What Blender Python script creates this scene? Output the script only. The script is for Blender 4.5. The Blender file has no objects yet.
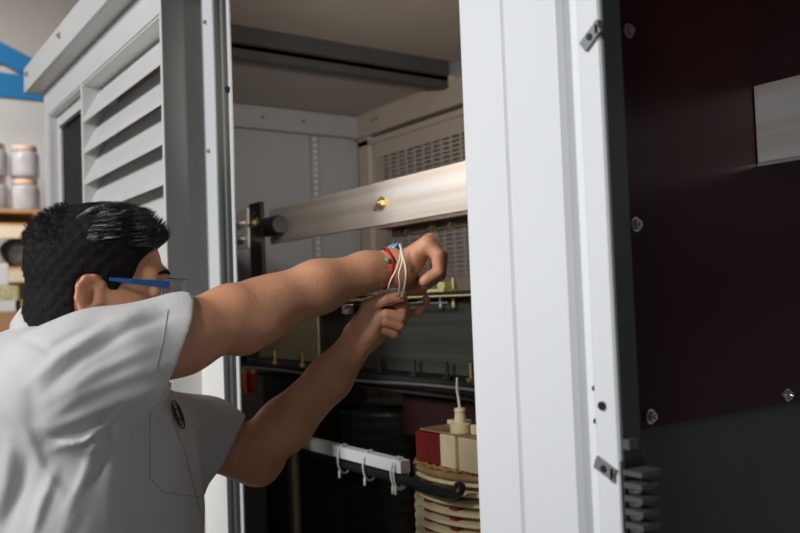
import bpy, bmesh, math, random
import numpy as np
from mathutils import Vector, Matrix
from mathutils.bvhtree import BVHTree
random.seed(7)
rng = np.random.RandomState(3)
sc = bpy.context.scene
COL = sc.collection
PI = math.pi

# ------------------------------------------------------------------ camera
FPX = 828.0
YAW, PITCH, ROLL = [math.radians(a) for a in (54.94, 2.35, -2.128)]
EYE = np.array([0.0, 0.0, 1.55])
cF = np.array([-math.sin(YAW)*math.cos(PITCH), math.cos(YAW)*math.cos(PITCH), math.sin(PITCH)])
r0 = np.array([math.cos(YAW), math.sin(YAW), 0.0]); u0 = np.cross(r0, cF)
cR = r0*math.cos(ROLL)+u0*math.sin(ROLL); cU = np.cross(cR, cF)
cd = bpy.data.cameras.new('camera'); cam = bpy.data.objects.new('camera', cd); COL.objects.link(cam)
M4 = Matrix(((cR[0], cU[0], -cF[0], EYE[0]), (cR[1], cU[1], -cF[1], EYE[1]), (cR[2], cU[2], -cF[2], EYE[2]), (0, 0, 0, 1)))
cam.matrix_world = M4
cd.sensor_width = 36; cd.lens = FPX/800*36; cd.clip_start = .05
cd.dof.use_dof = True; cd.dof.focus_distance = 1.27; cd.dof.aperture_fstop = 4.5
sc.camera = cam
sc.view_settings.view_transform = 'Standard'; sc.view_settings.look = 'None'
sc.view_settings.gamma = 1; sc.view_settings.use_curve_mapping = False
sc.view_settings.exposure = 0.0

def q(px, py, d):
    """a point of the place, d metres in front of the viewpoint (used to survey body landmarks)"""
    return EYE + (cF+(px-400)/FPX*cR-(py-266.5)/FPX*cU)*d

# ------------------------------------------------------------------ materials
MATS = {}
def mat(name, col, rough=.5, metal=0, spec=.5, noise=0, nscale=8, bump=0, bscale=60, coat=0, trans=0, col2=None, stretch=None, ior=1.45, sss=0, alpha=1):
    m = bpy.data.materials.new(name); m.use_nodes = True
    nt = m.node_tree; b = nt.nodes['Principled BSDF']
    b.inputs['Base Color'].default_value = (*col, 1)
    b.inputs['Roughness'].default_value = rough; b.inputs['Metallic'].default_value = metal
    b.inputs['Specular IOR Level'].default_value = spec; b.inputs['Coat Weight'].default_value = coat
    b.inputs['Transmission Weight'].default_value = trans; b.inputs['IOR'].default_value = ior
    b.inputs['Alpha'].default_value = alpha
    if sss:
        b.inputs['Subsurface Weight'].default_value = sss
        b.inputs['Subsurface Radius'].default_value = (.012, .005, .003); b.inputs['Subsurface Scale'].default_value = 1
    tc = nt.nodes.new('ShaderNodeTexCoord'); mp = nt.nodes.new('ShaderNodeMapping')
    nt.links.new(tc.outputs['Object'], mp.inputs['Vector'])
    if stretch: mp.inputs['Scale'].default_value = stretch
    if noise or col2:
        n = nt.nodes.new('ShaderNodeTexNoise'); n.inputs['Scale'].default_value = nscale; n.inputs['Detail'].default_value = 5
        nt.links.new(mp.outputs[0], n.inputs['Vector'])
        r = nt.nodes.new('ShaderNodeValToRGB')
        c2 = col2 if col2 else tuple(c*(1-noise) for c in col)
        r.color_ramp.elements[0].color = (*c2, 1); r.color_ramp.elements[1].color = (*col, 1)
        r.color_ramp.elements[0].position = .35; r.color_ramp.elements[1].position = .65
        nt.links.new(n.outputs['Fac'], r.inputs['Fac']); nt.links.new(r.outputs['Color'], b.inputs['Base Color'])
    if bump:
        n2 = nt.nodes.new('ShaderNodeTexNoise'); n2.inputs['Scale'].default_value = bscale; n2.inputs['Detail'].default_value = 4
        nt.links.new(mp.outputs[0], n2.inputs['Vector'])
        bp = nt.nodes.new('ShaderNodeBump'); bp.inputs['Strength'].default_value = bump; bp.inputs['Distance'].default_value = .01
        nt.links.new(n2.outputs['Fac'], bp.inputs['Height']); nt.links.new(bp.outputs[0], b.inputs['Normal'])
    MATS[name] = m
    return m
PAINT = mat('pale grey cabinet paint', (.74, .725, .70), .42, noise=.05, nscale=3, bump=.02, bscale=200)
PAINTW = mat('white grey post paint', (.72, .735, .745), .38, noise=.03, nscale=3)
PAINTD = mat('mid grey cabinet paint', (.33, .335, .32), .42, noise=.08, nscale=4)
CLIP = mat('grey clip', (.25, .25, .26), .4, metal=.3)
SIDESHADE = mat('painted side shade', (.05, .055, .05), .5)
REDK = mat('very dark red board', (.022, .004, .004), .5)
DIVP = mat('dark grey divider paint', (.08, .085, .082), .45)
ROLLEDGE = mat('dark satin rolled edge', (.10, .105, .10), .5)  # even dark tone, darker than the jamb trim
INNER = mat('grey inner sheet', (.33, .35, .37), .5, noise=.06, nscale=4)
INNERBOUNCE = mat('inner sheet with warm bounce', (.50, .45, .40), .45, noise=.08, nscale=4)  # cabinet paint with warm bounced light put into its colour
DARKST = mat('dark steel beam', (.055, .055, .055), .4, noise=.2)
LITLOW = mat('paint lightened as if lit', (.85, .84, .80), .5)  # off-white stands in for the light on the lower jamb and return
EDGE = mat('bright sheet edge', (.72, .72, .72), .35)
BLACK = mat('black phenolic', (.012, .012, .012), .5, bump=.05)
DSTEEL = mat('black core steel', (.035, .036, .033), .38, noise=.4, nscale=5, metal=.3)
YOKE = mat('varnished core laminations', (.040, .042, .034), .42, noise=.35, nscale=3, bump=.12, bscale=40, stretch=(.3, .3, 14))
YOKELIT = mat('olive beige light on yoke', (.34, .31, .20), .5, noise=.15)
ALU = mat('brushed aluminium bar', (.72, .71, .70), .40, metal=.35, col2=(.60, .54, .47), nscale=2.2, bump=.1, bscale=40, stretch=(.3, 8, 18))  # brownish noise colour stands in for the warm reflection on the bar
COPPER = mat('dull copper bar', (.30, .21, .16), .45, metal=.6, noise=.3)
ZINC = mat('zinc plated bolt', (.62, .6, .56), .3, metal=.9)
BRASS = mat('yellow passivated bolt', (.55, .43, .2), .35, metal=.85)
REDB = mat('dark red insulating board', (.05, .008, .008), .35, spec=.2, noise=.15, nscale=3, bump=.02, bscale=30)
REDC = mat('red insulator', (.75, .06, .03), .4)
REDD = mat('deep red varnish', (.17, .012, .01), .4)
CREAM = mat('cream cast resin', (.80, .68, .42), .45, noise=.25, nscale=14)
CREAMD = mat('amber resin', (.42, .25, .10), .45, noise=.4, nscale=20)
WPLAST = mat('white plastic', (.80, .80, .78), .45)
RUBBER = mat('black rubber', (.015, .015, .017), .42)
SILVER = mat('polished steel', (.75, .75, .76), .38, metal=1)
CHAIN = mat('dark galvanised conduit', (.34, .30, .20), .35, metal=.8)
OLIVE = mat('yellow green edge', (.42, .38, .14), .5)
SKIN = mat('skin', (.70, .36, .215), .5, col2=(.60, .275, .155), nscale=16, bump=.10, bscale=220, sss=.12)
SHIRT = mat('pale grey twill shirt', (.61, .60, .59), .88, spec=.2, noise=.04, nscale=6, bump=.12, bscale=700)
PATCH = mat('embroidered dark thread', (.05, .055, .06), .8)
SEAM = mat('stitching', (.36, .36, .35), .9)
JEANS = mat('dark trousers', (.03, .035, .05), .9)
HAIR = mat('black hair', (.014, .012, .012), .26, spec=1, coat=.6)
HAIRS = mat('short black hair', (.012, .010, .009), .8, spec=.25, noise=.6, nscale=120, bump=.15, bscale=300)
EYEM = mat('eye', (.7, .68, .65), .2); 
BLUE = mat('blue plastic temple', (.02, .09, .28), .3)
LENS = mat('clear lens', (.55, .65, .75), .04, spec=1, alpha=.25)
SHOE = mat('black leather', (.02, .02, .02), .4)
WALLM = mat('painted warehouse wall', (.50, .49, .48), .8, noise=.04)
CEILM = mat('beige wall cladding', (.46, .42, .39), .8, noise=.06, nscale=2)
FLOORM = mat('concrete floor', (.30, .29, .28), .6, noise=.2, nscale=3)
RACKB = mat('blue rack steel', (.012, .11, .25), .45)
WOOD = mat('orange shelf board', (.50, .27, .12), .6, noise=.3, nscale=6, stretch=(1, 6, 20))
WOODL = mat('pale shelf beam', (.72, .60, .44), .6, noise=.1)
GLASS = mat('clear wrapped plastic', (.62, .60, .60), .12, trans=.45, ior=1.25, noise=.2, nscale=8)
GREYBAG = mat('grey wrapped bundle', (.30, .29, .29), .5, noise=.4, nscale=25, bump=.5, bscale=40)
CARD = mat('brown cardboard', (.50, .27, .13), .8)
TAN = mat('tan lid', (.62, .40, .27), .6)
GOLDP = mat('gold patterned box', (.45, .36, .10), .6, col2=(.75, .70, .5), nscale=30)
REDP = mat('red plastic', (.45, .02, .02), .5)
WIREM = mat('off white wire', (.72, .66, .52), .5)
BEADR = mat('red cord', (.55, .02, .02), .6); BEADB = mat('light blue plastic', (.30, .62, .90), .4); BEADG = mat('green bead', (.1, .4, .15), .4)

# ------------------------------------------------------------------ mesh helpers
class MB:
    def __init__(s): s.v = []; s.f = []
    def add(s, vs, fs):
        n = len(s.v); s.v += [tuple(float(c) for c in v) for v in vs]; s.f += [tuple(i+n for i in f) for f in fs]; return s
    def box(s, a, b):
        x0, y0, z0 = [min(a[i], b[i]) for i in range(3)]; x1, y1, z1 = [max(a[i], b[i]) for i in range(3)]
        return s.add([(x0,y0,z0),(x1,y0,z0),(x1,y1,z0),(x0,y1,z0),(x0,y0,z1),(x1,y0,z1),(x1,y1,z1),(x0,y1,z1)],
                     [(0,3,2,1),(4,5,6,7),(0,1,5,4),(1,2,6,5),(2,3,7,6),(3,0,4,7)])
    def prism(s, pts, axis, a, b):
        """closed outline swept along an axis; axis 'z': pts (x,y); 'x': pts (y,z); 'y': pts (x,z)"""
        n = len(pts)
        def mk(p, t): return {'z': (p[0], p[1], t), 'x': (t, p[0], p[1]), 'y': (p[0], t, p[1])}[axis]
        vs = [mk(p, a) for p in pts]+[mk(p, b) for p in pts]
        area = sum(pts[i][0]*pts[(i+1) % n][1]-pts[(i+1) % n][0]*pts[i][1] for i in range(n))
        flip = (area < 0) ^ (b < a) ^ (axis == 'y')
        fs = [tuple(range(n))[::-1], tuple(range(n, 2*n))]+[(i, (i+1) % n, (i+1) % n+n, i+n) for i in range(n)]
        if flip: fs = [f[::-1] for f in fs]
        return s.add(vs, fs)
    def cyl(s, a, b, r, r2=None, n=20):
        return s.tube([a, b], [r, r if r2 is None else r2], n)
    def tube(s, pts, r, n=10, cap=True):
        P = [Vector([float(c) for c in p]) for p in pts]; m = len(P)
        R = list(r) if hasattr(r, '__len__') else [r]*m
        T = [(P[min(i+1, m-1)]-P[max(i-1, 0)]).normalized() for i in range(m)]
        up = Vector((0, 0, 1)) if abs(T[0].z) < .9 else Vector((1, 0, 0))
        N = (up-T[0]*up.dot(T[0])).normalized(); vs = []
        for i in range(m):
            N = (N-T[i]*N.dot(T[i])).normalized(); B = T[i].cross(N)
            for k in range(n):
                a = 2*PI*k/n; vs.append(P[i]+(N*math.cos(a)+B*math.sin(a))*R[i])
        fs = [(i*n+k, i*n+(k+1) % n, (i+1)*n+(k+1) % n, (i+1)*n+k) for i in range(m-1) for k in range(n)]
        if cap: fs += [tuple(range(n))[::-1], tuple((m-1)*n+k for k in range(n))]
        return s.add(vs, fs)
    def lathe(s, prof, c, n=32, axis='z'):
        vs = []
        for (r, h) in prof:
            for k in range(n):
                a = 2*PI*k/n; x, y = r*math.cos(a), r*math.sin(a)
                vs.append({'z': (c[0]+x, c[1]+y, c[2]+h), 'y': (c[0]+x, c[1]+h, c[2]-y), 'x': (c[0]+h, c[1]+x, c[2]+y)}[axis])
        m = len(prof)
        fs = [(i*n+k, i*n+(k+1) % n, (i+1)*n+(k+1) % n, (i+1)*n+k) for i in range(m-1) for k in range(n)]
        if prof[0][0] > 1e-5: fs.append(tuple(range(n))[::-1])
        if prof[-1][0] > 1e-5: fs.append(tuple((m-1)*n+k for k in range(n)))
        return s.add(vs, fs)
    def build(s, name, m, parent=None, bevel=0, smooth=False, label=None):
        me = bpy.data.meshes.new(name); me.from_pydata(s.v, [], s.f); me.validate(); me.update()
        me.materials.append(m)
        o = bpy.data.objects.new(name, me); COL.objects.link(o)
        if parent: o.parent = parent; o.matrix_parent_inverse = Matrix.Translation(parent.location).inverted() if parent.parent is None else Matrix()
        if smooth: me.shade_smooth()
        if bevel:
            b = o.modifiers.new('bevel', 'BEVEL'); b.width = bevel; b.segments = 2; b.limit_method = 'ANGLE'; b.angle_limit = .6
        if label: o['label'] = label
        return o
def tag(o, label=None, cat=None, group=None, kind=None):
    if label: o['label'] = label
    if cat: o['category'] = cat
    if group: o['group'] = group
    if kind: o['kind'] = kind
    return o
def thing(name, loc, label, cat, group=None):
    o = bpy.data.objects.new(name, None); COL.objects.link(o); o.location = loc; o.empty_display_size = .05
    return tag(o, label, cat, group)
def kid(o, parent):      # parts of an already built sub-object keep their place
    o.parent = parent; return o
def smooth_path(pts, n=8):
    P = [np.array([float(c) for c in p]) for p in pts]; out = []
    for i in range(len(P)-1):
        p0 = P[max(i-1, 0)]; p1 = P[i]; p2 = P[i+1]; p3 = P[min(i+2, len(P)-1)]
        for k in range(n):
            t = k/n
            out.append(.5*((2*p1)+(-p0+p2)*t+(2*p0-5*p1+4*p2-p3)*t*t+(-p0+3*p1-3*p2+p3)*t**3))
    out.append(P[-1]); return out
def hexbolt(mb, c, ax, r=.009, h=.006, washer=True):
    """hexagonal head, washer and rounded stud end, ax is the outward unit vector"""
    c = Vector(c); ax = Vector(ax)
    if washer: mb.cyl(c, c+ax*.002, r*1.5, n=20)
    mb.cyl(c+ax*.002, c+ax*(.002+h), r, n=6)
    mb.cyl(c+ax*(.002+h), c+ax*(.002+h*1.6), r*.55, r*.35, n=12)

# ------------------------------------------------------------------ setting
def struct(name, mb, m): return tag(mb.build(name, m), kind='structure')
struct('floor', MB().box((-9, -5, -.1), (4, 6, 0)), FLOORM)
struct('wall_left', MB().box((-7.6, -5, 0), (-7.4, 6, 6.0)), WALLM)
struct('trim_1', MB().box((-7.4, -5, 3.62), (-7.37, 6, 6.0)), CEILM)
struct('ceiling', MB().box((-9, -5, 6.0), (4, 6, 6.12)), CEILM)

# ------------------------------------------------------------------ cabinet
YF, YB, XL, XR, ZC = .62, 1.853, -2.93, .55, 2.33
cab = thing('electrical_cabinet', (-1.4, 1.2, 0), 'large pale grey steel electrical cabinet with louvred front, open bay and bright post', 'cabinet')
def part(name, mb, m, bevel=0, smooth=False, label=None, parent=None):
    o = mb.build(name, m, None, bevel, smooth, label)
    o.parent = parent or cab
    if o.parent is cab: o.matrix_parent_inverse = Matrix.Translation(cab.location).inverted()
    return o
part('base_frame', MB().box((XL, YF+.02, 0), (XR, YB, .10)), DARKST)
part('side_panel', MB().box((XL-.03, YF+.03, .1), (XL, YB+.03, ZC+.05)), INNER)
part('side_panel', MB().box((XR, YF+.1, .1), (XR+.03, YB+.03, ZC+.05)), PAINTD)
# inner left wall: two stiffened flanges on top, slotted strut
part('wall_flange', MB().box((XL, .8, 2.233), (XL+.035, YB, 2.243)).box((XL, .8, 2.243), (XL+.012, YB, 2.322)), INNER, label='grey inner flange along the top of the left wall')
b = MB(); b.box((XL, 1.630, .1), (XL+.012, 1.634, 2.23)); b.box((XL, 1.668, .1), (XL+.012, 1.672, 2.23)); b.box((XL, 1.634, .1), (XL+.006, 1.668, 2.23))
rail = part('slotted_rail', b, INNER)
b = MB()
for k in range(28):
    z = 1.55+k*.0247; kid(MB().cyl((XL+.006, 1.651, z), (XL+.0085, 1.651, z), .0058, n=10).build('rail_stud', EDGE), rail)
# back wall: header band, flange, frame and the perforated panel
part('back_panel', MB().box((XL, YB+.04, .1), (XR, YB+.06, ZC+.05)), INNER)
b = MB().box((XL, YB, 2.236), (XR, YB+.012, ZC)).box((XL, YB-.03, 2.226), (XR, YB+.012, 2.236))
part('header_band', b, INNERBOUNCE, .001)
b = MB().box((-2.895, YB-.012, .1), (-2.82, YB+.04, 2.226)).box((-2.895, YB-.012, 2.19), (XR, YB, 2.214))
part('vent_frame', b, INNERBOUNCE, .001)
b = MB()
b.box((-2.80, YB, 2.138), (-.7, YB+.002, 2.19)); b.box((-2.80, YB, .3), (-.7, YB+.002, 1.62)); b.box((-2.80, YB, 1.62), (-2.776, YB+.002, 2.138))
zz = 2.138
while zz > 1.62:
    b.box((-2.776, YB, zz-.0075), (-.7, YB+.002, zz)); zz -= .0165
xx = -2.776
for k in range(37):
    w = .020 if k < 2 else .0555
    b.box((xx+w-.012, YB+.0003, 1.62), (xx+w, YB+.0017, 2.138)); xx += w
part('perforated_vent_panel', b, INNERBOUNCE, label='vent panel punched with rows of short slots')
# lower apron the back panel of vent lights white
# ceiling panels and cross beam
part('ceiling_panel', MB().box((XL, YF, ZC), (-2.293, YB+.03, ZC+.02)), INNERBOUNCE)
part('ceiling_panel', MB().box((-2.293, YF, 2.40), (XR, YB+.03, 2.42)), INNERBOUNCE)
b = MB().prism([(-2.293, 2.304), (-2.293, 2.345), (-2.285, 2.347), (-2.285, 2.40), (-2.335, 2.40), (-2.335, 2.304)], 'y', YF+.05, YB-.002)
part('roof_beam', b, DARKST, .001)
for x in (-2.80, -2.77): part('rivet', MB().cyl((x, YB, 2.29), (x, YB-.003, 2.29), .005, n=12), DARKST)
for y in (1.42, 1.60): part('rivet', MB().cyl((XL+.012, y, 2.285), (XL+.0145, y, 2.285), .006, n=12), DARKST)
# roof with folded fascia and overhang
b = MB().box((XL-.02, .66, 2.42), (XR+.05, YB+.07, 2.435)).box((XL-.02, .565, 2.290), (XR+.05, .573, 2.372)).box((XL-.02, .573, 2.290), (XR+.05, YF+.004, 2.296))
b.box((XL-.028, .565, 2.290), (XL-.02, YB+.07, 2.372))
b.box((XL-.02, .573, 2.366), (XR+.05, .66, 2.372)).box((XL-.02, .655, 2.366), (XR+.05, .66, 2.43))
part('roof', b, PAINT, .0015)
for x in (-2.9, -2.45, -2.05, -1.6):
    b = MB(); hexbolt(b, (x, .565, 2.34), (0, -1, 0), .007, .005); part('roof_screw', b, ZINC)
b = MB(); hexbolt(b, (XL-.028, .58, 2.325), (-1, 0, 0), .007, .005); part('roof_screw', b, ZINC)
part('lifting_lug', MB().box((-2.06, .575, 2.3725), (-2.03, .60, 2.50)).box((-2.06, .575, 2.47), (-1.95, .60, 2.50)), PAINTW, .002)
# louvred front section  x -2.93 .. -1.765
b = MB()
b.box((XL, YF, 2.206), (-1.765, YF+.003, 2.30))                       # header
b.box((XL, YF, .1), (-2.868, YF+.003, 2.206))                          # left stile
b.box((-2.868, YF+.003, .1), (-2.862, YF+.03, 2.206))
b.box((-2.868, YF+.028, .1), (-2.832, YF+.03, 2.206)).box((-2.868, YF+.003, 2.2), (-1.78, YF+.10, 2.2055))                  # stepped inner stile
b.box((-2.456, YF, .1), (-2.437, YF+.075, 2.206))                      # mullion
b.box((-1.778, YF, .1), (-1.765, YF+.003, 2.206))                      # right stile edge
part('front_frame', b, PAINT, .0008)
b = MB().box((-2.832, YF+.028, 2.160), (-2.456, YF+.034, 2.200)).box((-2.832, YF+.02, 2.156), (-2.456, YF+.034, 2.162)).box((-2.832, YF+.028, .1), (-2.828, YF+.036, 2.160))
part('slot_trim', b, PAINT, .0008)
part('slot_shade', MB().box((-2.86, YF+.038, .1), (-2.456, YF+.040, 2.198)), BLACK, label='black sheet painting the dark inside of the narrow front slot')  # black sheet added for the shade inside the slot
b = MB(); zz = 2.103
while zz > .4:
    # blade: lip, sloping face, return at the top
    t = .0018
    b.prism([(YF+.002, zz-.010), (YF+.004, zz-.010), (YF+.006, zz+.002), (YF+.074, zz+.122), (YF+.095, zz+.122), (YF+.095, zz+.124), (YF+.072, zz+.124), (YF+.002, zz+.003)], 'x', -2.437, -1.768)
    zz -= .0895
part('louvre_blades', b, PAINT)
part('louvre_backing', MB().box((-2.437, YF+.098, .1), (-1.778, YF+.1, 2.20)), INNERBOUNCE)
part('return_panel', MB().box((-1.768, YF+.003, .1), (-1.765, .716, 2.30)), PAINTD, label='darker grey return beside the louvres')
part('lit_return_strip', MB().box((-1.7648, YF+.004, .1), (-1.7615, .716, 1.50)), LITLOW, label='lower return, its brighter light put into an off-white colour')
# door jamb: bright screwed trim, rolled edge and white edge strip
b = MB().prism([(-1.696, .688), (-1.668, .688), (-1.6665, .6855), (-1.6375, .6855), (-1.6365, .689), (-1.6365, .712), (-1.696, .712)], 'z', 1.50, 2.30)
part('jamb_trim', b, PAINTW, .0006)
part('jamb_trim', MB().box((-1.7645, .690, .1), (-1.6365, .712, 1.50)), LITLOW, label='lower jamb, its brighter light put into an off-white colour')
part('rolled_edge', MB().prism([(-1.636, .6885), (-1.632, .6895), (-1.6295, .694), (-1.6285, .700), (-1.6245, .7035), (-1.6243, .7045), (-1.6255, .712), (-1.636, .712)], 'z', .1, 2.35), ROLLEDGE, 0, label='dark rolled edge of the bay opening')
part('jamb_light_stop', MB().box((-1.765, .7125, .1), (-1.69, .745, 2.35)), PAINTD)  # added to block bay fill light from reaching the return panel
part('edge_strip', MB().box((-1.636, .7125, .1), (-1.6115, .7165, 2.35)), EDGE, .0008, label='thin white edge strip')
for z in (2.165, 1.885): part('trim_screw', MB().cyl((-1.672, .688, z), (-1.672, .681, z), .0055, .004, n=14), ZINC)
b = MB(); b.cyl((-1.622, .7125, 2.01), (-1.622, .706, 2.01), .0065, n=14); part('edge_screw', b, BLACK, label='small black screw on the edge strip')
# bright post between the bays: folded sheet with a groove, a recess and a flange
y = .66
prof = [(-.792, y+.003), (-.790, y), (-.7165, y), (-.7135, y+.005), (-.7085, y+.003), (-.7075, y-.001), (-.627, y-.001), (-.623, y+.006), (-.6205, y+.0155), (-.601, y+.0155), (-.5985, y+.002), (-.5955, y), (-.570, y), (-.568, y+.003), (-.568, y+.030), (-.60, y+.032), (-.60, y+.05), (-.792, y+.05)]
part('post_side_shade', MB().box((-.5678, y+.004, .1), (-.5655, y+.0315, 2.35)), SIDESHADE, label='painted side shade along the edge of the bright post')  # thin dark strip added to paint shade on the post's side face
post = part('bay_post', MB().prism(prof, 'z', .1, 2.35), PAINTW, .0006, label='bright white-grey folded post between the bays')
b = MB()
b.cyl((-.586, y, 1.434), (-.586, y-.003, 1.434), .0045, n=14)
o = b.build('black_plug', BLACK); kid(o, post)
for z in (1.449, 1.414): kid(MB().cyl((-.6105, y+.0156, z), (-.6105, y+.0146, z), .003, n=12).build('punched_hole', BLACK), post)
for (p0, p1) in (((-.588, 1.808), (-.566, 1.824)), ((-.597, 1.376), (-.573, 1.365))):
    dx, dz = p1[0]-p0[0], p1[1]-p0[1]; L = math.hypot(dx, dz); nx, nz = -dz/L*.0065, dx/L*.0065
    b = MB().prism([(p0[0]+nx, p0[1]+nz), (p1[0]+nx, p1[1]+nz), (p1[0]-nx, p1[1]-nz), (p0[0]-nx, p0[1]-nz)], 'y', y-.004, y-.001)
    b.box((p1[0]-.004, y-.004, p1[1]-.007), (p1[0], y+.03, p1[1]+.007))
    o = b.build('latch_clip', CLIP); kid(o, post)
    mx, mz = (p0[0]+p1[0])/2, (p0[1]+p1[1])/2
    s = MB().cyl((mx, y-.004, mz), (mx, y-.006, mz), .0035, n=12).build('clip_screw', BLACK); kid(s, post)
# divider with the dark red board
div = part('divider_panel', MB().box((-.70, .74, .1), (-.690, YB, 2.40)), DIVP, label='dark grey divider panel behind the post')
XD = -.668
b = MB().box((-.6895, .815, 1.382), (XD, 1.0985, 2.40)).box((-.6895, 1.1135, 1.382), (XD, YB, 2.40)).box((-.6895, 1.0985, 1.382), (XD, 1.1135, 1.7265)).box((-.6895, 1.0985, 1.838), (XD, 1.1135, 2.40))
board = b.build('insulating_board', REDB); kid(board, cab)
board.matrix_parent_inverse = Matrix.Translation(cab.location).inverted(); board['label'] = 'dark red insulating board bolted to the divider'
b_pts = ((.830, 1.876), (.826, 1.633), (.836, 1.396), (1.142, 1.393))
for (yy, z) in b_pts:
    b = MB(); hexbolt(b, (XD, yy, z), (1, 0, 0), .0062, .005)
    o = b.build('board_bolt', ZINC); kid(o, board)
# unseen housing, added to carry the bay fill light
lp = part('bay_fill_housing', MB().box((-.880, .735, 1.90), (-.82, .87, 2.08)), PAINTD, .004, label='unseen housing added behind the bright post for the bay fill light')
# ------------------------------------------------------------------ terminal strip on the divider
ts = thing('terminal_strip', (-.56, .68, 1.0), 'black ribbed terminal strip fixed low on the right side of the bright post', 'terminal strip')
TSM = mat('dark grey moulded terminals', (.085, .08, .075), .45)
MB().box((-.5652, .658, 1.0), (-.5600, .690, 1.380)).build('base_rail', BLACK, ts)
MB().box((-.5598, .655, 1.368), (-.5365, .685, 1.373)).build('end_cover', TSM, ts)
for k in range(14):
    z = 1.358-k*.0132
    MB().box((-.5598, .655, z-.0028), (-.5375, .6815, z+.0028)).box((-.5598, .662, z-.0085), (-.5500, .678, z-.0028)).build('terminal_plate', TSM, ts, .0006)
    MB().cyl((-.5500, .662, z-.0055), (-.5460, .662, z-.0055), .0022, n=10).build('terminal_screw', ZINC, ts)
MB().box((-.5652, .662, 1.392), (-.5560, .676, 1.402)).build('mounting_tab', TSM, ts)

# ------------------------------------------------------------------ bus bars
bus = thing('bus_bar', (-1.2, 1.105, 1.73), 'long brushed aluminium bus bar running level through the bay, above the hands', 'bus bar')
b = MB().box((-2.235, 1.100, 1.732), (-.701, 1.112, 1.835)); b.build('bar', ALU, bus, .0015)
b = MB(); b.cyl((-1.628, 1.1, 1.783), (-1.628, 1.096, 1.783), .015, n=24); hexbolt(b, (-1.628, 1.097, 1.783), (0, -1, 0), .010, .008); b.build('bar_bolt', BRASS, bus)
bus2 = thing('bus_bar', (-.3, 1.105, 1.73), 'end of an aluminium bus bar jutting from the red board', 'bus bar')
b = MB().box((-.667, 1.0985, 1.727), (XR-.02, 1.113, 1.838)); b.build('bar', ALU, bus2, .0015)
b = MB().box((-.667, 1.0975, 1.722), (XR-.02, 1.1145, 1.7265)); b.build('lower_lip', ZINC, bus2)
low = thing('bus_bar', (-1.3, 1.15, 1.70), 'dull copper-brown connecting bar tucked under the aluminium bus bar', 'bus bar')
b = MB().box((-1.655, 1.14, 1.705), (-.95, 1.152, 1.728)).box((-1.655, 1.10, 1.7225), (-.95, 1.152, 1.7305)); b.build('bar', COPPER, low, .001)
for x in (-1.632, -1.585, -1.49, -1.42):
    b = MB(); hexbolt(b, (x, 1.14, 1.7145), (0, -1, 0), .0075, .006); b.build('bar_bolt', BRASS, low)

# support bracket at the bar's left end
br = thing('insulated_bracket', (-2.29, 1.06, 1.55), 'black insulated support bracket with a round standoff at the bus bar end', 'bracket')
b = MB().box((-2.270, 1.05, 1.44), (-2.19, 1.062, 1.853)); b.build('plate', BLACK, br, .001)
b = MB().lathe([(.026, 0), (.028, .004), (.028, .032), (.022, .038), (.028, .044), (.028, .085), (.024, .094)], (-2.192, 1.066, 1.777), 28, 'x'); b.build('standoff', RUBBER, br, smooth=False)
b = MB(); hexbolt(b, (-2.232, 1.05, 1.795), (0, -1, 0), .008, .006); b.build('plate_bolt', BRASS, br)
b = MB()
for k in range(6):
    a0 = 2*PI*k/6
    b.tube([(-2.232+.019*math.cos(a0+t*.12), 1.049, 1.795+.030*math.sin(a0+t*.12)) for t in range(5)], .0014, 6)
b.build('wound_mark', BRASS, br)
wt = thing('terminal_block', (-2.32, 1.06, 1.78), 'white terminal block with four studs left of the black bracket', 'terminal block')
b = MB().box((-2.362, 1.046, 1.725), (-2.271, 1.062, 1.828)).box((-2.345, 1.046, 1.828), (-2.271, 1.06, 1.842)); b.build('block', WPLAST, wt, .0015)
for x in (-2.342, -2.295):
    for z in (1.800, 1.752):
        b = MB(); b.cyl((x, 1.046, z), (x, 1.040, z), .0125, n=20); b.cyl((x, 1.04, z), (x, 1.033, z), .0095, n=6); b.cyl((x, 1.033, z), (x, 1.012 if x < -2.31 else 1.025, z), .0045, n=10)
        b.build('stud', ZINC, wt)

# ------------------------------------------------------------------ transformer in the bay
tr = thing('transformer', (-1.8, 1.3, .1), 'dark varnished power transformer with clamped core and cream coil inside the bay', 'transformer')
b = MB().box((-2.52, 1.115, 1.385), (-.95, 1.40, 1.552)); b.build('yoke', YOKE, tr, .002, label='dark laminated top yoke')
b = MB().box((-2.50, 1.108, 1.39), (-1.98, 1.1145, 1.60)); b.build('yoke_lit_face', YOKELIT, tr, .002, label='olive beige sheet painting the light on the left of the yoke')  # paler sheet added to paint light on the yoke's left end
# upper clamp with yellow-green edge
b = MB().box((-1.86, 1.080, 1.5535), (-.95, 1.44, 1.5655)); b.build('clamp_plate', BLACK, tr)
b = MB().box((-1.84, 1.077, 1.5550), (-.95, 1.0798, 1.5580)); b.build('edge_seal', OLIVE, tr)
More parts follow.
